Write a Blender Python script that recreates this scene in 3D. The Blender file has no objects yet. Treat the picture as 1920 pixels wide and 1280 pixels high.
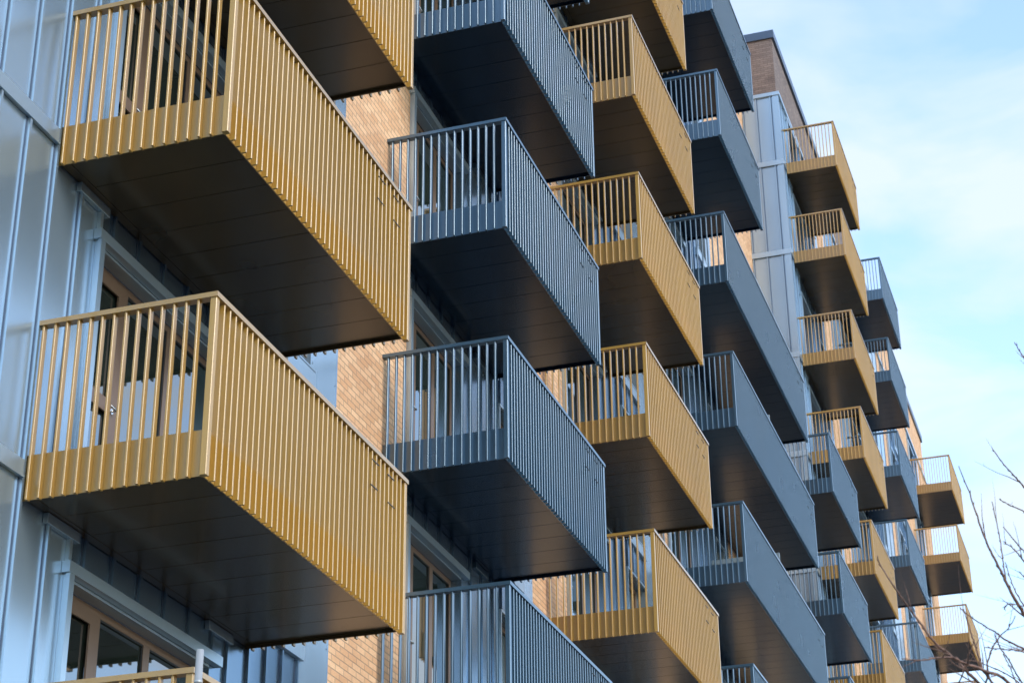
import bpy, bmesh, math, random
from mathutils import Vector, Matrix, Quaternion
random.seed(7)
S = bpy.context.scene
C = S.collection
R = math.radians
GROUND = -1.7          # the camera stands about 1.7 m above the pavement
WALL = 7.93            # face of the facade; balconies project towards -Y
RECESS = 9.05          # face of the set-back wall between the two wings

# ------------------------------------------------------------------ helpers
class MB:
    """collects boxes, bars and tubes and links them as ONE mesh object"""
    def __init__(self): self.bm = bmesh.new()
    def box(self, x0, x1, y0, y1, z0, z1, bev=0.0, mi=0):
        vs = [self.bm.verts.new((x, y, z)) for z in (z0, z1) for y in (y0, y1) for x in (x0, x1)]
        fs = [(0,2,3,1),(4,5,7,6),(0,1,5,4),(2,6,7,3),(1,3,7,5),(0,4,6,2)]
        ff = [self.bm.faces.new([vs[i] for i in f]) for f in fs]
        for f in ff: f.material_index = mi
        if bev:
            es = list({e for f in ff for e in f.edges})
            bmesh.ops.bevel(self.bm, geom=es, offset=bev, segments=2, affect='EDGES', profile=0.5)
        return self
    def prism(self, pts, z0, z1):
        a = [self.bm.verts.new((x, y, z0)) for x, y in pts]
        b = [self.bm.verts.new((x, y, z1)) for x, y in pts]
        n = len(pts)
        self.bm.faces.new(a[::-1]); self.bm.faces.new(b)
        for i in range(n):
            self.bm.faces.new((a[i], a[(i+1) % n], b[(i+1) % n], b[i]))
        return self
    def bar(self, x0, x1, y0, y1, z0, z1, c=0.003):
        return self.prism([(x0+c,y0),(x1-c,y0),(x1,y0+c),(x1,y1-c),(x1-c,y1),(x0+c,y1),(x0,y1-c),(x0,y0+c)], z0, z1)
    def tube(self, pts, rad, n=8, cap=True):
        rings = []; prev = None
        for i, p in enumerate(pts):
            p = Vector(p)
            d = (Vector(pts[min(i+1, len(pts)-1)]) - Vector(pts[max(i-1, 0)])).normalized()
            ref = Vector((0,0,1)) if abs(d.z) < .9 else Vector((1,0,0))
            u = d.cross(ref).normalized() if prev is None else (prev - d*prev.dot(d)).normalized()
            prev = u
            v = d.cross(u)
            r = rad[i] if isinstance(rad, (list, tuple)) else rad
            rings.append([self.bm.verts.new(p + (u*math.cos(2*math.pi*k/n) + v*math.sin(2*math.pi*k/n))*r) for k in range(n)])
        for a, b in zip(rings, rings[1:]):
            for k in range(n):
                f = self.bm.faces.new((a[k], a[(k+1) % n], b[(k+1) % n], b[k])); f.smooth = True
        if cap:
            self.bm.faces.new(rings[0][::-1]); self.bm.faces.new(rings[-1])
        return self
    def mesh(self, name, mat):
        bmesh.ops.recalc_face_normals(self.bm, faces=self.bm.faces)
        m = bpy.data.meshes.new(name); self.bm.to_mesh(m); self.bm.free()
        for q_ in (mat if isinstance(mat, (list, tuple)) else [mat]): m.materials.append(q_)
        return m
    def build(self, name, mat, parent=None):
        o = bpy.data.objects.new(name, self.mesh(name, mat)); C.objects.link(o); o.parent = parent
        return o

def empty(name, loc, parent=None):
    o = bpy.data.objects.new(name, None); C.objects.link(o); o.location = loc; o.empty_display_size = .3
    o.parent = parent
    return o
def tag(o, label=None, cat=None, group=None, kind=None):
    for k, v in (('label', label), ('category', cat), ('group', group), ('kind', kind)):
        if v: o[k] = v
    return o

# ------------------------------------------------------------------ materials
def newmat(name):
    m = bpy.data.materials.new(name); m.use_nodes = True
    nt = m.node_tree; b = nt.nodes['Principled BSDF']
    return m, nt, b, nt.links.new
def noise(nt, scale, detail=3, vec=None, stretch=None):
    n = nt.nodes.new('ShaderNodeTexNoise'); n.inputs['Scale'].default_value = scale; n.inputs['Detail'].default_value = detail
    g = nt.nodes.new('ShaderNodeNewGeometry')
    src = g.outputs['Position']
    if stretch:
        mp = nt.nodes.new('ShaderNodeMapping'); mp.inputs['Scale'].default_value = stretch
        nt.links.new(src, mp.inputs['Vector']); src = mp.outputs['Vector']
    nt.links.new(src, n.inputs['Vector'])
    return n
def ramp(nt, fac, a, b, p0=.3, p1=.7):
    r = nt.nodes.new('ShaderNodeValToRGB'); e = r.color_ramp.elements
    e[0].position, e[1].position = p0, p1; e[0].color, e[1].color = (*a, 1), (*b, 1)
    nt.links.new(fac, r.inputs['Fac']); return r
def paint(name, col, rough=.34, metal=0.0, var=.08, spec=.5, coat=0.0, wob=0.0, wscale=1.2, streak=(1,1,.25), coat_rough=.1, tone=.05, coat_ior=1.5):
    m, nt, b, L = newmat(name)
    n = noise(nt, 1.1, 1.5, stretch=streak)
    lo = tuple(c*(1-var) for c in col); hi = tuple(min(1, c*(1+var)) for c in col)
    r = ramp(nt, n.outputs['Fac'], lo, hi); oi = nt.nodes.new('ShaderNodeObjectInfo'); hv = nt.nodes.new('ShaderNodeHueSaturation'); vr = nt.nodes.new('ShaderNodeMapRange')
    vr.inputs['To Min'].default_value = 1-tone; vr.inputs['To Max'].default_value = 1+tone
    L(oi.outputs['Random'], vr.inputs['Value']); L(vr.outputs['Result'], hv.inputs['Value']); L(r.outputs['Color'], hv.inputs['Color'])
    L(hv.outputs['Color'], b.inputs['Base Color'])
    n2 = noise(nt, 1.7, 1)
    mr = nt.nodes.new('ShaderNodeMapRange'); mr.inputs['To Min'].default_value = max(.03, rough-.025); mr.inputs['To Max'].default_value = rough+.035
    L(n2.outputs['Fac'], mr.inputs['Value']); L(mr.outputs['Result'], b.inputs['Roughness'])
    b.inputs['Metallic'].default_value = metal; b.inputs['Specular IOR Level'].default_value = spec
    b.inputs['Coat Weight'].default_value = coat; b.inputs['Coat Roughness'].default_value = coat_rough; b.inputs['Coat IOR'].default_value = coat_ior
    if wob:
        n3 = noise(nt, wscale, 0, stretch=(1,1,.3))
        bp = nt.nodes.new('ShaderNodeBump'); bp.inputs['Strength'].default_value = 1; bp.inputs['Distance'].default_value = wob
        L(n3.outputs['Fac'], bp.inputs['Height']); L(bp.outputs['Normal'], b.inputs['Normal'])
    return m
def brick(name, c1, c2, mortar, tint):
    m, nt, b, L = newmat(name)
    g = nt.nodes.new('ShaderNodeNewGeometry')
    sp = nt.nodes.new('ShaderNodeSeparateXYZ'); L(g.outputs['Position'], sp.inputs[0])
    ad = nt.nodes.new('ShaderNodeMath'); L(sp.outputs['X'], ad.inputs[0]); L(sp.outputs['Y'], ad.inputs[1])
    cb = nt.nodes.new('ShaderNodeCombineXYZ'); L(ad.outputs[0], cb.inputs['X']); L(sp.outputs['Z'], cb.inputs['Y'])
    t = nt.nodes.new('ShaderNodeTexBrick'); L(cb.outputs[0], t.inputs['Vector'])
    t.inputs['Scale'].default_value = 1; t.inputs['Brick Width'].default_value = .225; t.inputs['Row Height'].default_value = .075
    t.inputs['Mortar Size'].default_value = .006; t.inputs['Mortar Smooth'].default_value = .2; t.inputs['Bias'].default_value = .0
    t.inputs['Color1'].default_value = (*c1,1); t.inputs['Color2'].default_value = (*c2,1); t.inputs['Mortar'].default_value = (*mortar,1)
    n = noise(nt, 1.3, 5)
    r = ramp(nt, n.outputs['Fac'], tint, (1,1,1), .3, .65)
    mx = nt.nodes.new('ShaderNodeMix'); mx.data_type = 'RGBA'; mx.blend_type = 'MULTIPLY'; mx.inputs['Factor'].default_value = 1
    L(t.outputs['Color'], mx.inputs[6]); L(r.outputs['Color'], mx.inputs[7]); 
    n2 = noise(nt, 60, 3); r2 = ramp(nt, n2.outputs['Fac'], (.82,.8,.78), (1.0,1.0,1.0))
    mx2 = nt.nodes.new('ShaderNodeMix'); mx2.data_type = 'RGBA'; mx2.blend_type = 'MULTIPLY'; mx2.inputs['Factor'].default_value = 1
    L(mx.outputs[2], mx2.inputs[6]); L(r2.outputs['Color'], mx2.inputs[7])
    L(mx2.outputs[2], b.inputs['Base Color'])
    b.inputs['Roughness'].default_value = .85
    bp = nt.nodes.new('ShaderNodeBump'); bp.inputs['Strength'].default_value = .8; bp.inputs['Distance'].default_value = .006; bp.invert = True
    L(t.outputs['Fac'], bp.inputs['Height']); L(bp.outputs['Normal'], b.inputs['Normal'])
    return m

M = {}
M['gold'] = paint('gold_paint', (.43,.240,.038), .42, .0, .07, .5, .50, coat_rough=.24, coat_ior=1.9)
M['gold_rail'] = paint('gold_rail_paint', (.37,.21,.04), .34, .0, .06, .5, .7, coat_rough=.16, coat_ior=1.9)
M['dark'] = paint('anthracite_paint', (.019,.050,.080), .28, .0, .08, .7, .25, coat_rough=.17, coat_ior=1.6)
_b = M['dark'].node_tree.nodes['Principled BSDF']; _b.inputs['IOR'].default_value = 2.1; _b.inputs['Specular Tint'].default_value = (.62, .83, 1.0, 1)
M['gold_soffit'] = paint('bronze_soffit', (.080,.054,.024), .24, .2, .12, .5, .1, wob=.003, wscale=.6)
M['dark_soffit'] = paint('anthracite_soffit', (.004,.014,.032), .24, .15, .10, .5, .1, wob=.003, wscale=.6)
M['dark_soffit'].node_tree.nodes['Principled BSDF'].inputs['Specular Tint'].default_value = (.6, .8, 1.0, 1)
M['clad'] = paint('grey_metal_cladding', (.43,.55,.64), .25, .72, .04, .5, .0, wob=.010, wscale=1.3)
M['clad_bay'] = paint('blue_grey_shaded_bay_cladding', (.25,.36,.47), .24, .85, .05, .5, .0, wob=.012, wscale=1.3)  # bluer bay metal, also darkened to carry the shade under the slabs
M['clad_trim'] = paint('grey_metal_flashing', (.45,.56,.64), .30, .70, .04)
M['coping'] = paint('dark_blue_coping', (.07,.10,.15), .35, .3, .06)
M['frame'] = paint('bronze_frame', (.19,.115,.068), .35, .2, .06)
M['gasket'] = paint('black_gasket', (.012,.012,.013), .5)
M['steel'] = paint('galvanised_steel', (.52,.53,.53), .4, .5, .12)
M['brass'] = paint('polished_handle', (.75,.72,.68), .18, .9, .03)
M['brick'] = brick('buff_brick', (.97,.64,.37), (.80,.46,.24), (.46,.30,.20), (.86,.82,.80))
M['brown_brick'] = brick('brown_brick', (.30,.235,.205), (.21,.165,.15), (.12,.10,.095), (.82,.80,.80))
M['deck'] = paint('deck_concrete', (.22,.22,.21), .8)
M['screen'] = paint('frosted_screen', (.22,.27,.30), .15, 0, .04)
def glass():
    m, nt, b, L = newmat('window_glass')
    n = noise(nt, .7, 2)
    r = ramp(nt, n.outputs['Fac'], (.010,.016,.013), (.03,.045,.036)); L(r.outputs['Color'], b.inputs['Base Color'])
    b.inputs['Roughness'].default_value = .03; b.inputs['IOR'].default_value = 2.9; b.inputs['Coat Weight'].default_value = .8; b.inputs['Coat Roughness'].default_value = .02
    n3 = noise(nt, .8, 1)
    bp = nt.nodes.new('ShaderNodeBump'); bp.inputs['Distance'].default_value = .004
    L(n3.outputs['Fac'], bp.inputs['Height']); L(bp.outputs['Normal'], b.inputs['Normal'])
    return m
M['glass'] = glass()
def bark():
    m, nt, b, L = newmat('bark')
    n = noise(nt, 30, 4); r = ramp(nt, n.outputs['Fac'], (.10,.055,.04), (.24,.13,.09)); L(r.outputs['Color'], b.inputs['Base Color'])
    b.inputs['Roughness'].default_value = .7; return m
M['bark'] = bark()
def paving():
    m, nt, b, L = newmat('paving')
    n = noise(nt, .4, 6); r = ramp(nt, n.outputs['Fac'], (.035,.035,.036), (.075,.072,.070)); L(r.outputs['Color'], b.inputs['Base Color'])
    b.inputs['Roughness'].default_value = .85; return m
M['paving'] = paving()

# ------------------------------------------------------------------ ground
g = MB(); g.box(-1500, 1500, -1500, 1500, GROUND-.5, GROUND)
tag(g.build('ground', M['paving']), kind='structure')

# ------------------------------------------------------------------ balconies
H_NEAR, H_FAR = 1.506, 1.53
PITCH = .101
_cache = {}
def balcony_meshes(kind, L, D, H, screen=False):
    key = (kind, L, D, H, screen)
    if key in _cache: return _cache[key]
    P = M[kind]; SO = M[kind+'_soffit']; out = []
    add = lambda name, mb, mat: out.append((name, mb.mesh(name, mat)))
    T = .019; BD = .052; zt = H-.042; zb = -.012
    # end railings: flat bars square to the panel
    for side in (0, 1):
        mb = MB(); n = int(round((D-.12)/PITCH)); st = (D-.12)/n
        x0 = 0 if side == 0 else L-BD
        for i in range(1, n+1):
            y = .055 + i*st
            mb.bar(x0, x0+BD, y-T/2, y+T/2, zb, zt)
        add('end_railing', mb, P)
    mb = MB(); n = int(round((L-.10)/PITCH)); st = (L-.10)/n
    for i in range(1, n):
        x = .05 + i*st
        mb.bar(x-T/2, x+T/2, 0, BD, zb, zt)
    add('front_railing', mb, P)
    for x in (0, L-.055):
        add('corner_post', MB().bar(x, x+.055, 0, .055, zb, zt, .004), P)
    # top rail, a mitred frame on three sides
    mb = MB(); o = .012; w = .07
    for pts in ([(-o,-o),(w,w),(w,D),(-o,D)], [(-o,-o),(L+o,-o),(L-w,w),(w,w)], [(L+o,-o),(L+o,D),(L-w,D),(L-w,w)]):
        mb.prism(pts, zt, H)
    bmesh.ops.remove_doubles(mb.bm, verts=mb.bm.verts, dist=1e-5)
    add('handrail', mb, M['gold_rail'] if kind == 'gold' else P)
    # upstand fascia behind the bars
    s = .052; t = .008; fh = .375
    mb = MB()
    mb.box(s, s+t, s, D-.004, 0, fh); mb.box(s+t, L-s-t, s, s+t, 0, fh); mb.box(L-s-t, L-s, s, D-.004, 0, fh)
    add('fascia', mb, P)
    # soffit of narrow sheets with open joints, lip at the perimeter
    mb = MB(); a = s+t+.002; b_ = L-s-t-.002; n = max(2, int(round((b_-a)/.45))); st = (b_-a)/n; yy = s+t+.002
    for i in range(n):
        mb.box(a+i*st+.004, a+(i+1)*st-.004, yy, D-.10, .028, .042)
    mb.box(a, b_, yy, D-.012, .046, .056)
    mb.box(a, b_, D-.095, D-.012, .026, .044)
    mb.box(b_-.012, b_-.001, yy, D-.012, -.004, .024)
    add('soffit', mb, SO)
    add('deck', MB().box(a+.002, b_-.002, yy+.002, D-.012, .06, .30), M['deck'])
    for x in (.37, L-.90):
        add('wall_bracket', MB().box(x, x+.50, D-.05, D-.003, -.065, .022, .004), M['clad'] if kind == 'gold' else P)
    # small ties between the last bars
    for (x, z) in ((L-.88, 1.37), (L-.90, 1.12), (L-.50, 1.37), (L-.48, 1.10)):
        add('rail_tie', MB().box(x, x+.17, -.004, .004, z, z+.008), M['gasket'])
    if screen:
        mb = MB(); mb.box(L*.5-.02, L*.5+.02, .12, D-.05, .32, 1.95, .004)
        add('privacy_screen', mb, M['screen'])
    _cache[key] = out
    return out
def balcony(x0, yf, zb, L, kind, D=None, H=H_NEAR, label='', screen=False):
    D = WALL-yf if D is None else D
    root = empty('balcony', (x0, yf, zb))
    tag(root, label, 'balcony', ('gold' if kind == 'gold' else 'dark grey') + ' balconies bolted to the apartment facade')
    for name, me in balcony_meshes(kind, L, round(D, 3), H, screen):
        o = bpy.data.objects.new(name, me); C.objects.link(o); o.parent = root
    return root

ORD = ['topmost', 'second from the top', 'third from the top', 'fourth from the top', 'fifth from the top', 'lowest']
def column(levels, fmt, **k):
    """levels: highest first"""
    n = len(levels)
    for i, z in enumerate(levels):
        which = 'lowest visible' if i == n-1 else ORD[i]
        balcony(zb=z, label=fmt.format(which), **k)

column([11.53, 8.585, 5.603, 2.613], 'gold slatted balcony, {} in the nearest column by the left edge', x0=12.13, yf=6.35, L=4.08, kind='gold')
column([17.60, 14.579, 11.602, 8.631, 5.655], 'dark grey balcony, {} in the column right of the nearest gold ones', x0=19.394, yf=6.384, L=4.08, kind='dark')
column([20.42, 17.389, 14.43, 11.48, 8.516], 'gold slatted balcony, {} in the gold column between two dark columns', x0=25.727, yf=6.30, L=4.06, kind='gold')
column([23.52, 20.55], 'short dark grey balcony high beside the brick parapet, {} of the pair', x0=32.33, yf=6.235, L=4.02, kind='dark')
column([17.61, 14.606, 11.603, 8.582], 'extra long dark grey balcony with dividing screen, {} of the long ones', x0=32.825, yf=6.378, L=8.24, kind='dark', screen=True)
column([17.424, 14.416, 11.412], 'small dark grey balcony in the set-back bay behind the long ones, {}', x0=43.73, yf=6.299, L=4.11, kind='dark', D=RECESS-6.299)
column([30.559, 27.524, 24.189, 21.156, 17.771, 14.659], 'gold balcony beside the pale metal corner, {} in that column', x0=50.884, yf=6.38, L=4.17, kind='gold', H=H_FAR)
column([30.028, 27.04, 23.723, 20.698, 17.353], 'far dark grey balcony right of the gold corner column, {}', x0=58.907, yf=6.29, L=4.10, kind='dark', H=H_FAR)
column([29.951, 26.902, 23.548, 20.439], 'farthest gold balcony at the building end behind bare twigs, {}', x0=76.649, yf=6.2, L=4.19, kind='gold', H=H_FAR)

# ------------------------------------------------------------------ the building
B = empty('apartment_building', (0, WALL, GROUND))
tag(B, 'apartment block of buff brick and pale grey metal cladding carrying all the balconies', 'building')
OFF = Vector((0, -WALL, -GROUND))
def bpart(mb, name, mat, parent=None):
    bmesh.ops.translate(mb.bm, verts=mb.bm.verts, vec=OFF)
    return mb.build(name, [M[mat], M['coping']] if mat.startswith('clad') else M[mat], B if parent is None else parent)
DEPTH = .30
def seams(mb, x0, x1, z0, z1, y=WALL, first=None, pitch=.46):
    x = x0 + .04 if first is None else first
    while x < x1-.01:
        mb.box(x-.014, x+.014, y-.034, y+.004, z0, z1)
        mb.box(x-.028, x-.0145, y-.005, y+.004, z0+.002, z1-.002, mi=1)  # shadow gap beside the ridge, painted as a dark strip
        x += pitch

_dm = {}
def door_set(w, h):
    """balcony door: opening leaf with a mid rail, then fixed lights; local origin at lower left of the reveal"""
    k = (round(w, 3), round(h, 3))
    if k in _dm: return _dm[k]
    y0, y1 = .14, .21
    fr = MB(); gl = MB(); gk = MB()
    f = .065
    fr.box(0, w, y0, y1, h-f, h); fr.box(0, w, y0, y1, 0, .09)
    cuts = [0, .30*w, .64*w, w]
    for i, c in enumerate(cuts):
        hw = f/2 if i in (0, 3) else .055
        xc = f/2 if i == 0 else w-f/2 if i == 3 else c
        fr.box(xc-hw, xc+hw, y0-.002, y1+.002, .09, h-f)
    for i in range(3):
        a = cuts[i]+.06; b_ = cuts[i+1]-.06
        if i == 0:                                       # opening leaf: own sash, mid rail
            fr.box(a, a+.07, y0-.02, y0-.003, .10, h-f-.01); fr.box(b_-.07, b_, y0-.02, y0-.003, .10, h-f-.01)
            fr.box(a+.07, b_-.07, y0-.02, y0-.003, .10, .20); fr.box(a+.07, b_-.07, y0-.02, y0-.003, h-f-.10, h-f-.01)
            fr.box(a+.07, b_-.07, y0-.02, y0-.003, 1.02, 1.15)
        gl.box(a-.01, b_+.01, y0+.02, y0+.03, .08, h-f+.01)
        gk.box(a-.004, a+.010, y0+.004, y0+.018, .09, h-f); gk.box(b_-.010, b_+.004, y0+.004, y0+.018, .09, h-f)
        gk.box(a+.010, b_-.010, y0+.004, y0+.018, h-f-.014, h-f)
    hd = MB(); hx = cuts[1]-.095
    hd.tube([(hx, y0-.022, 1.06), (hx, y0-.075, 1.06)], .011, 8); hd.tube([(hx+.005, y0-.075, 1.06), (hx-.12, y0-.078, 1.06)], .010, 8)
    hd.tube([(hx, y0-.02, 1.06), (hx, y0-.028, 1.06)], .026, 12)
    r = (fr.mesh('frame', M['frame']), gl.mesh('glass', M['glass']), gk.mesh('gasket', M['gasket']), hd.mesh('handle', M['brass']))
    _dm[k] = r
    return r
def put(name, me, parent, loc=(0,0,0)):
    o = bpy.data.objects.new(name, me); C.objects.link(o); o.parent = parent; o.location = loc
    return o
def door(x0, x1, z0, z1, y=WALL):
    fr, gl, gk, hd = door_set(x1-x0, z1-z0)
    d = put('balcony_door', fr, B, Vector((x0, y, z0))+OFF)
    put('glass', gl, d); put('gasket', gk, d); put('handle', hd, d)
_wm = {}
def window(x0, x1, z0, z1, y=WALL):
    w, h = x1-x0, z1-z0; k = (round(w,3), round(h,3))
    if k not in _wm:
        fr = MB(); f = .065; a, b_ = .16, .22
        fr.box(0, w, a, b_, 0, f); fr.box(0, w, a, b_, h-f, h)
        fr.box(0, f, a, b_, f, h-f); fr.box(w-f, w, a, b_, f, h-f)
        fr.box(f, w-f, a+.002, b_-.002, h*.40-.04, h*.40+.04)
        gl = MB().box(f-.01, w-f+.01, a+.025, a+.033, f-.01, h-f+.01)
        _wm[k] = (fr.mesh('frame', M['frame']), gl.mesh('pane', M['glass']))
    d = put('window', _wm[k][0], B, Vector((x0, y, z0))+OFF)
    put('pane', _wm[k][1], d)

def bay(levels, xl, d0, d1, w0, w1, s1, xr, left='brick', right='brick', y=WALL, top=None, base=GROUND, ledge=.18):
    """one bay of the facade, a storey at a time.
    xl..d0 pier, d0..d1 door recess, ..w0 seamed metal, w0..w1 window, w1..s1 plain sheet, s1..xr pier"""
    lv = sorted(levels)
    top = lv[-1]+3 if top is None else top
    edges = lv + [top]
    pier = {}
    for nm in (left, right): pier.setdefault(nm, MB())
    # piers the full height
    for a, b_, nm in ((xl, d0, left), (s1, xr, right)):
        if b_-a > .01:
            pier[nm].box(a, b_, y, y+DEPTH, base, top)
    for nm, mb in pier.items():
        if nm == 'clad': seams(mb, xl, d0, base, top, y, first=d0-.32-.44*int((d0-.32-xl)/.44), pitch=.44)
        bpart(mb, 'brick_wall' if 'brick' in nm else 'metal_wall', nm)
    wall = MB(); trim = MB()
    lv0 = lv[0]
    if lv0 > base: wall.box(d0, s1, y, y+DEPTH, base, lv0+.30)
    plain = MB().box(w1+.001, s1-.001, y-.004, y+DEPTH-.01, base, top)
    for zf in edges[:-1]:
        for dz in (.55, 1.45, 2.35):
            for xf in (w1+.05, s1-.05): plain.box(xf-.008, xf+.008, y-.007, y-.003, zf+dz-.008, zf+dz+.008, mi=1)
    bpart(plain, 'plain_panel', 'clad')
    # a slim upright where the metal meets the brick
    trim.box(d0-.012, d0+.03, y-.035, y-.001, base, top)
    for zb, zn in zip(edges, edges[1:]):
        last = zn == top and zn-zb < 2.0
        sill = zb+.30; head = min(zb+2.66, zn-.2)
        # door recess: the wall above the head and the floor edge below it
        nb = zn+.30 if zn != top else top
        if zn == top: nb = top
        wall.box(d0, d1, y, y+DEPTH, head, nb)
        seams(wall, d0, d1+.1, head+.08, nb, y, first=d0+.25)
        # plain metal between the door and the window
        wall.box(d1, w0, y, y+DEPTH, sill, nb)
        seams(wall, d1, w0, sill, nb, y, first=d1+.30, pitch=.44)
        # window column
        ws, wh = zb+.43, min(zb+2.66, zn-.2)
        wall.box(w0, w1, y, y+DEPTH, wh, (zn+.43 if zn != top else top))
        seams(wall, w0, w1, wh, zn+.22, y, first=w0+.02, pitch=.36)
        if zn != top:
            trim.box(w0-.25, w1+.03, y-.055, y-.002, zn+.235, zn+.43)       # sill band
            trim.box(w0-.25, w1+.03, y-.062, y-.056, zn+.415, zn+.434)
        window(w0, w1, ws, wh, y)
        trim.box(w0-.03, w0, y-.03, y+.14, ws, wh); trim.box(w0-.03, w1+.03, y-.036, y-.002, wh, wh+.035)
        # door head trim and jamb
        trim.box(d0-.05, d1+.12, y-.075, y-.003, head-.02, head+.075)
        trim.box(d0-.03, d0+.045, y-.07, y-.036, sill, head-.02)
        trim.box(d0, d1, y+.002, y+.13, head-.045, head-.021)                # soffit of the reveal
        door(d0+.03, d1, sill, head-.045, y)
        wall.box(d0, d0+.03, y, y+DEPTH, sill, head-.045)
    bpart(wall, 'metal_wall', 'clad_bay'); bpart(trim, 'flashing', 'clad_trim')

T1 = 35.5
C1 = [2.613, 5.603, 8.585, 11.53, 14.53]
bay(C1, 3.0, 12.89, 15.45, 16.55, 17.36, 18.08, 20.15, left='clad', top=17.6)
# horizontal flashing across the near metal pier, level with each floor
for z in C1:
    fl = MB(); fl.box(3.0, 12.12, WALL-.036, WALL-.002, z+.17, z+.31); fl.box(3.0, 12.12, WALL-.044, WALL-.0365, z+.165, z+.18)
    bpart(fl, 'flashing', 'clad_trim')
C2 = [2.655, 5.655, 8.631, 11.602, 14.579, 17.60]
bay(C2, 20.15, 20.16, 22.15, 23.66, 24.55, 25.10, 26.80, top=20.6)
C3 = [2.5, 5.5, 8.516, 11.48, 14.43, 17.389, 20.42, 23.42]
bay(C3, 26.80, 26.81, 28.92, 30.36, 31.56, 32.18, 33.40, top=26.4)
C4 = [2.58, 5.58, 8.582, 11.603, 14.606, 17.61, 20.55, 23.52, 26.52]
bay(C4, 33.40, 33.41, 35.9, 37.6, 38.4, 38.9, 41.3, top=29.5)
# set-back wall between the wings, and its own bay
bay([5.41, 8.412, 11.412, 14.416, 17.424, 20.42, 23.42, 26.42], 41.3, 44.5, 46.6, 47.4, 47.9, 48.1, 50.5, y=RECESS, top=T1)
rt = MB().box(41.0, 41.3, WALL+DEPTH, RECESS+DEPTH, GROUND, 29.5); bpart(rt, 'brick_wall', 'brick')
# second wing: metal-clad corner, brown brick top storey
C5 = [5.6, 8.6, 11.6, 14.659, 17.771, 21.156, 24.189, 27.524, 30.559]
CLTOP = 33.1
bay(C5, 50.52, 51.66, 53.3, 54.9, 55.6, 56.2, 57.7, left='clad', right='brick', top=CLTOP)
C6 = [5.4, 8.4, 11.4, 14.4, 17.353, 20.698, 23.723, 27.04, 30.028]
bay(C6, 57.7, 59.67, 62.2, 66.4, 67.2, 69.3, 70.5, left='clad', right='brick', top=CLTOP)
bay(C6, 70.5, 70.9, 72.2, 72.7, 73.5, 74.0, 74.0, left='clad', right='clad', top=CLTOP)
C7 = [5.4, 8.4, 11.4, 14.4, 17.4, 20.439, 23.548, 26.902, 29.951]
bay(C7, 74.0, 77.42, 79.0, 79.5, 80.3, 80.8, 83.9, top=CLTOP)
ub = MB(); ub.box(66.0, 83.9, WALL+.04, WALL+.34, CLTOP, T1-.28); bpart(ub, 'upper_brick_wall', 'brick')
up = MB(); up.box(50.56, 66.0, WALL+.04, WALL+.34, CLTOP, T1-.28); up.box(50.56, 50.86, WALL+.34, 20, CLTOP, T1-.28)
bpart(up, 'upper_brick_wall', 'brown_brick')
cp = MB(); cp.box(50.50, 83.95, WALL-.03, WALL+.42, T1-.28, T1); cp.box(50.50, 50.92, WALL+.42, 20, T1-.28, T1)
bpart(cp, 'coping', 'coping')
ct = MB(); ct.box(50.46, 83.9, WALL-.06, WALL+.04, CLTOP, CLTOP+.12); ct.box(50.46, 50.56, WALL+.04, RECESS, CLTOP, CLTOP+.12)
bpart(ct, 'flashing', 'clad_trim')
# return of the second wing, facing the camera: pale metal with two seams and a flashing per floor
rw = MB(); rw.box(50.52, 50.82, WALL+DEPTH, 20, GROUND, CLTOP)
for yy in (8.16, 8.60, 9.02): rw.box(50.485, 50.525, yy-.016, yy+.016, GROUND, CLTOP)
rw.box(50.488, 50.52, WALL-.03, WALL+.16, GROUND, CLTOP)
for yy in (8.16, 8.60, 9.02): rw.box(50.512, 50.5245, yy-.040, yy-.0165, GROUND, CLTOP, mi=1)  # dark strips painted in for the seams' shadow lines
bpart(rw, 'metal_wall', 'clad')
for z in C5:
    rf = MB(); rf.box(50.465, 50.4875, WALL-.03, RECESS-.002, z+.10, z+.26); rf.box(50.465, 51.60, WALL-.05, WALL-.0305, z+.10, z+.26)
    bpart(rf, 'flashing', 'clad_trim')
# flat roofs and the end wall close the volume
rv = MB(); rv.box(3.0, 20.15, WALL+.1, 20, 17.3, 17.6); rv.box(20.15, 26.8, WALL+.1, 20, 20.3, 20.6); rv.box(26.8, 33.4, WALL+.1, 20, 26.1, 26.4)
rv.box(33.4, 41.3, WALL+.1, 20, 29.2, 29.5); rv.box(50.9, 83.8, WALL+.45, 20, T1-.6, T1-.4)
bpart(rv, 'roof', 'deck')
ew = MB(); ew.box(83.6, 83.9, WALL+.35, 20, GROUND, T1-.28); bpart(ew, 'brick_wall', 'brick')

# ------------------------------------------------------------------ scaffold standard by the lowest gold balcony
sc = MB(); sc.tube([(11.93, 6.2, GROUND), (11.93, 6.2, 4.17)], .027, 20)
sc.tube([(11.93, 6.2, 3.93), (11.93, 6.2, 3.95)], .030, 20)
pole = sc.build('scaffold_pole', M['steel'])
tag(pole, 'pale grey round steel pole rising beside the lowest gold balcony', 'pole')

# ------------------------------------------------------------------ bare tree
CAMQ = dict(yaw=.3154, pit=.4578, rol=-.0104, f=3700.3)
def cam_axes():
    y, p, r = CAMQ['yaw'], CAMQ['pit'], CAMQ['rol']
    fw = Vector((math.cos(p)*math.cos(y), math.cos(p)*math.sin(y), math.sin(p)))
    rt = Vector((math.sin(y), -math.cos(y), 0)); up = rt.cross(fw)
    return rt*math.cos(r)+up*math.sin(r), -rt*math.sin(r)+up*math.cos(r), fw
RT, UP, FW = cam_axes()

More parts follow.
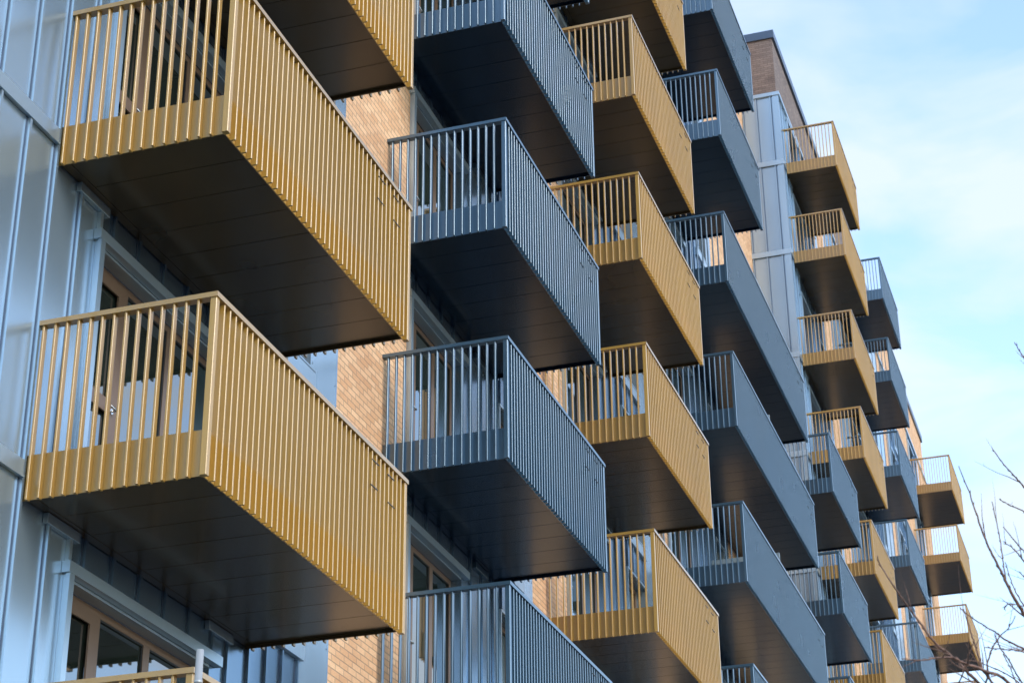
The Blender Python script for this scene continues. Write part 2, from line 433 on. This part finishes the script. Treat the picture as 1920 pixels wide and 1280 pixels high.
TREE = []
tr = empty('bare_tree', (9.9, .1, GROUND))
tag(tr, 'leafless young tree with thin reddish twigs in front of the far balconies', 'tree')
rnd = random.Random(3)
def limb(mb, p, d, length, r0, depth, rise=.12):
    pts = [Vector(p)]; rad = [r0]; n = max(4, int(length/.12)); d = Vector(d).normalized(); kids = []
    for i in range(n):
        d = (d + Vector((rnd.gauss(0,.06), rnd.gauss(0,.06), rnd.gauss(rise*.3,.05)))).normalized()
        pts.append(pts[-1] + d*(length/n)); rad.append(r0*(1-.82*(i+1)/n))
        if depth > 0 and i > 0 and rnd.random() < .38:
            kids.append((pts[-1].copy(), d.copy(), rad[-1]))
    mb.tube(pts, rad, 7)
    # buds
    for i in range(1, len(pts)-1):
        if r0 < .012 and rnd.random() < .6:
            q = pts[i] + Vector((rnd.gauss(0,1), rnd.gauss(0,1), rnd.gauss(0,1))).normalized()*rad[i]*.8
            mb.tube([q, q+Vector((0,0,.018))+d*.012], [rad[i]*.75, rad[i]*.3], 5)
    for q, dd, rr in kids:
        ax = Vector((rnd.gauss(0,1), rnd.gauss(0,1), rnd.gauss(0,1))).normalized()
        nd = Quaternion(ax, rnd.uniform(.4, .9)) @ dd
        limb(mb, q, nd, length*rnd.uniform(.3,.55), max(.0022, rr*.6), depth-1)
TREE_BRANCHES = [  # start, end directions in metres, hand-set from the look of the tree
]
def q(px, py, dist):
    return (FW + RT*((px-960)/CAMQ['f']) - UP*((py-640)/CAMQ['f'])).normalized()*dist
TT = q(2030, 1330, 10.4); tb = Vector((TT.x+.1, TT.y, GROUND)); tr.location = tb
tk = MB(); TP = [tb, tb.lerp(TT, .3)+Vector((.02,.03,0)), tb.lerp(TT, .6)+Vector((-.03,.0,0)), tb.lerp(TT, .85), TT, TT+Vector((.05,-.05,.5)), TT+Vector((.02,-.10,1.0))]
tk.tube(TP, [.075,.06,.05,.042,.034,.02,.008], 10)
tk.build('trunk', M['bark'], tr).matrix_parent_inverse = Matrix.Translation(-tb)
def branch(pts, r0, depth=1, r1=.0022):
    mb = MB(); P = [Vector(p) for p in pts]
    # smooth through the given points
    fine = []
    for i in range(len(P)-1):
        a, b_, c, d = P[max(i-1,0)], P[i], P[i+1], P[min(i+2, len(P)-1)]
        for k in range(6):
            t = k/6
            fine.append(.5*((2*b_)+(c-a)*t+(2*a-5*b_+4*c-d)*t*t+(3*b_-a-3*c+d)*t**3))
    fine.append(P[-1]); n = len(fine)
    fine = [q+Vector((rnd.gauss(0,.0012), rnd.gauss(0,.0012), rnd.gauss(0,.0012))) for q in fine]
    r0 *= .58; rad = [r0+(r1-r0)*i/(n-1) for i in range(n)]
    mb.tube(fine, rad, 7)
    for i in range(2, n-1):
        q = fine[i]; d = (fine[i+1]-fine[i-1]).normalized()
        if i % 2 == 0:
            side = d.cross(Vector((rnd.gauss(0,1), rnd.gauss(0,1), rnd.gauss(0,1)))).normalized()
            s = q+side*rad[i]*.6
            mb.tube([s, s+side*.006+d*.014], [max(.0026,rad[i]*.65), .0012], 5)
        if depth and rnd.random() < .11:
            ax = Vector((rnd.gauss(0,1), rnd.gauss(0,1), rnd.gauss(0,1))).normalized()
            limb(mb, q, Quaternion(ax, rnd.uniform(.4,.9)) @ d, rnd.uniform(.10,.28), rad[i]*.6, 0)
    o = mb.build('branch', M['bark'], tr); o.matrix_parent_inverse = Matrix.Translation(-tb)
LOW = tb.lerp(TT, .88); MID = TT; HI = TT+Vector((.04,-.04,.35))
TWIGS = [  # tip ... towards the trunk (image position measured, metres away), where it leaves the trunk, butt radius
    ([(1645,1042,9.6),(1652,1060,9.6),(1678,1102,9.6),(1704,1139,9.7),(1725,1167,9.7),(1753,1205,9.7),(1788,1233,9.8),(1812,1257,9.8),(1850,1292,9.9),(1930,1350,10.1)], LOW, .017),
    ([(1692,1234,9.0),(1725,1237,9.1),(1758,1233,9.2),(1786,1233,9.3),(1814,1245,9.4),(1845,1256,9.5),(1910,1300,9.8)], LOW, .016),
    ([(1826,1205,9.5),(1815,1231,9.5),(1806,1260,9.5),(1800,1300,9.6),(1860,1370,9.9)], LOW, .009),
    ([(1806,1140,9.7),(1817,1172,9.7),(1827,1205,9.7),(1837,1238,9.7),(1845,1258,9.7),(1872,1290,9.8),(1940,1350,10.0)], LOW, .014),
    ([(1797,873,10.3),(1818,924,10.3),(1839,988,10.3),(1857,1032,10.3),(1880,1076,10.3),(1899,1115,10.3),(1925,1158,10.4),(1970,1220,10.4)], MID, .020),
    ([(1860,940,10.6),(1873,999,10.5),(1880,1048,10.4),(1886,1088,10.3)], None, .007),
    ([(1885,1053,10.8),(1898,1094,10.8),(1917,1130,10.7),(1950,1180,10.6)], MID, .010),
    ([(1860,839,11.0),(1878,865,11.0),(1901,891,11.0),(1922,915,11.0),(1965,985,10.9)], HI, .011),
    ([(1872,934,11.3),(1893,947,11.3),(1922,960,11.2),(1970,1000,11.0)], HI, .009),
    ([(1902,641,11.2),(1920,671,11.2),(1942,712,11.1),(1975,800,11.0)], HI, .011),
    ([(1881,987,9.8),(1901,1012,9.8),(1922,1034,9.9),(1975,1080,10.1)], HI, .009),
    ([(1881,1014,10.0),(1904,1032,10.0),(1922,1055,10.0),(1975,1120,10.2)], HI, .010),
    ([(1911,1071,9.9),(1930,1092,9.9),(1975,1140,10.2)], HI, .006),
    ([(1882,1142,9.9),(1888,1133,9.9),(1906,1133,9.9),(1930,1142,10.0),(1975,1180,10.2)], MID, .006),
    ([(1800,1138,9.4),(1824,1159,9.4),(1857,1179,9.5),(1883,1197,9.6),(1925,1220,9.8),(1975,1260,10.1)], MID, .012),
    ([(1904,1153,9.7),(1893,1174,9.7),(1873,1195,9.7),(1856,1226,9.7),(1852,1262,9.7),(1870,1320,9.9)], LOW, .010),
    ([(1865,1187,9.6),(1875,1213,9.6),(1893,1239,9.7),(1915,1277,9.8),(1960,1330,10.1)], LOW, .010),
    ([(1846,1213,10.0),(1883,1217,10.0),(1922,1222,10.0),(1975,1250,10.2)], MID, .008),
    ([(1807,1236,10.6),(1840,1242,10.6),(1885,1262,10.5),(1930,1290,10.5)], MID, .008),
    ([(1880,1225,10.3),(1893,1248,10.3),(1906,1280,10.3),(1930,1330,10.3)], LOW, .007),
]
for pts, hub, r in TWIGS:
    P3 = [q(*p) for p in pts]
    if hub is not None: P3.append(hub)
    branch(P3[::-1], r, 1)


# ------------------------------------------------------------------ camera
cd = bpy.data.cameras.new('camera'); cam = bpy.data.objects.new('camera', cd); C.objects.link(cam)
cd.sensor_width = 36; cd.lens = CAMQ['f']*36/1920; cd.clip_end = 6000; cd.clip_start = .1
m3 = Matrix((RT, UP, -FW)).transposed(); cam.matrix_world = m3.to_4x4()
cd.dof.use_dof = True; cd.dof.focus_distance = 21; cd.dof.aperture_fstop = 5.6
S.camera = cam

# ------------------------------------------------------------------ light
AZ, EL = 28, 32         # hazy winter sun in front of the facade, a little to the left
sd = Vector((-math.sin(R(AZ))*math.cos(R(EL)), -math.cos(R(AZ))*math.cos(R(EL)), math.sin(R(EL))))
ld = bpy.data.lights.new('sun', 'SUN'); ld.energy = .5; ld.angle = R(20); ld.color = (1, .90, .78)
lo = bpy.data.objects.new('sun', ld); C.objects.link(lo); lo.rotation_euler = sd.to_track_quat('Z', 'Y').to_euler()
W = bpy.data.worlds.new('World'); S.world = W; W.use_nodes = True
nt = W.node_tree; bg = nt.nodes['Background']; L = nt.links.new
sky = nt.nodes.new('ShaderNodeTexSky'); sky.sky_type = 'NISHITA'; sky.sun_disc = False
sky.sun_elevation = R(EL); sky.sun_rotation = math.atan2(sd.x, sd.y); sky.air_density = 1.0; sky.dust_density = .35; sky.ozone_density = 1.0
tc = nt.nodes.new('ShaderNodeTexCoord')
sp = nt.nodes.new('ShaderNodeSeparateXYZ'); L(tc.outputs['Generated'], sp.inputs[0])
mxz = nt.nodes.new('ShaderNodeMath'); mxz.operation = 'MAXIMUM'; mxz.inputs[1].default_value = .06; L(sp.outputs['Z'], mxz.inputs[0])
dv = [nt.nodes.new('ShaderNodeMath') for _ in 'xy']
for d_, ax in zip(dv, 'XY'):
    d_.operation = 'DIVIDE'; L(sp.outputs[ax], d_.inputs[0]); L(mxz.outputs[0], d_.inputs[1])
cb = nt.nodes.new('ShaderNodeCombineXYZ'); L(dv[0].outputs[0], cb.inputs['X']); L(dv[1].outputs[0], cb.inputs['Y'])
cn = nt.nodes.new('ShaderNodeTexNoise'); cn.inputs['Scale'].default_value = 3.1; cn.inputs['Detail'].default_value = 6; cn.inputs['Roughness'].default_value = .5; cn.inputs['Distortion'].default_value = .35
L(cb.outputs[0], cn.inputs['Vector'])
cr = nt.nodes.new('ShaderNodeValToRGB'); cr.color_ramp.elements[0].position = .43; cr.color_ramp.elements[1].position = .62
cr.color_ramp.elements[0].color = (.04,.04,.04,1); cr.color_ramp.elements[1].color = (.78,.78,.78,1)
L(cn.outputs['Fac'], cr.inputs['Fac'])
mix = nt.nodes.new('ShaderNodeMix'); mix.data_type = 'RGBA'; L(cr.outputs['Color'], mix.inputs['Factor'])
L(sky.outputs['Color'], mix.inputs[6]); mix.inputs[7].default_value = (1.9, 2.08, 2.22, 1)
L(mix.outputs[2], bg.inputs['Color']); bg.inputs['Strength'].default_value = .15

S.view_settings.view_transform = 'Standard'; S.view_settings.look = 'None'; S.view_settings.exposure = 1.7; S.view_settings.gamma = 1
S.render.film_transparent = False
S.cycles.max_bounces = 8
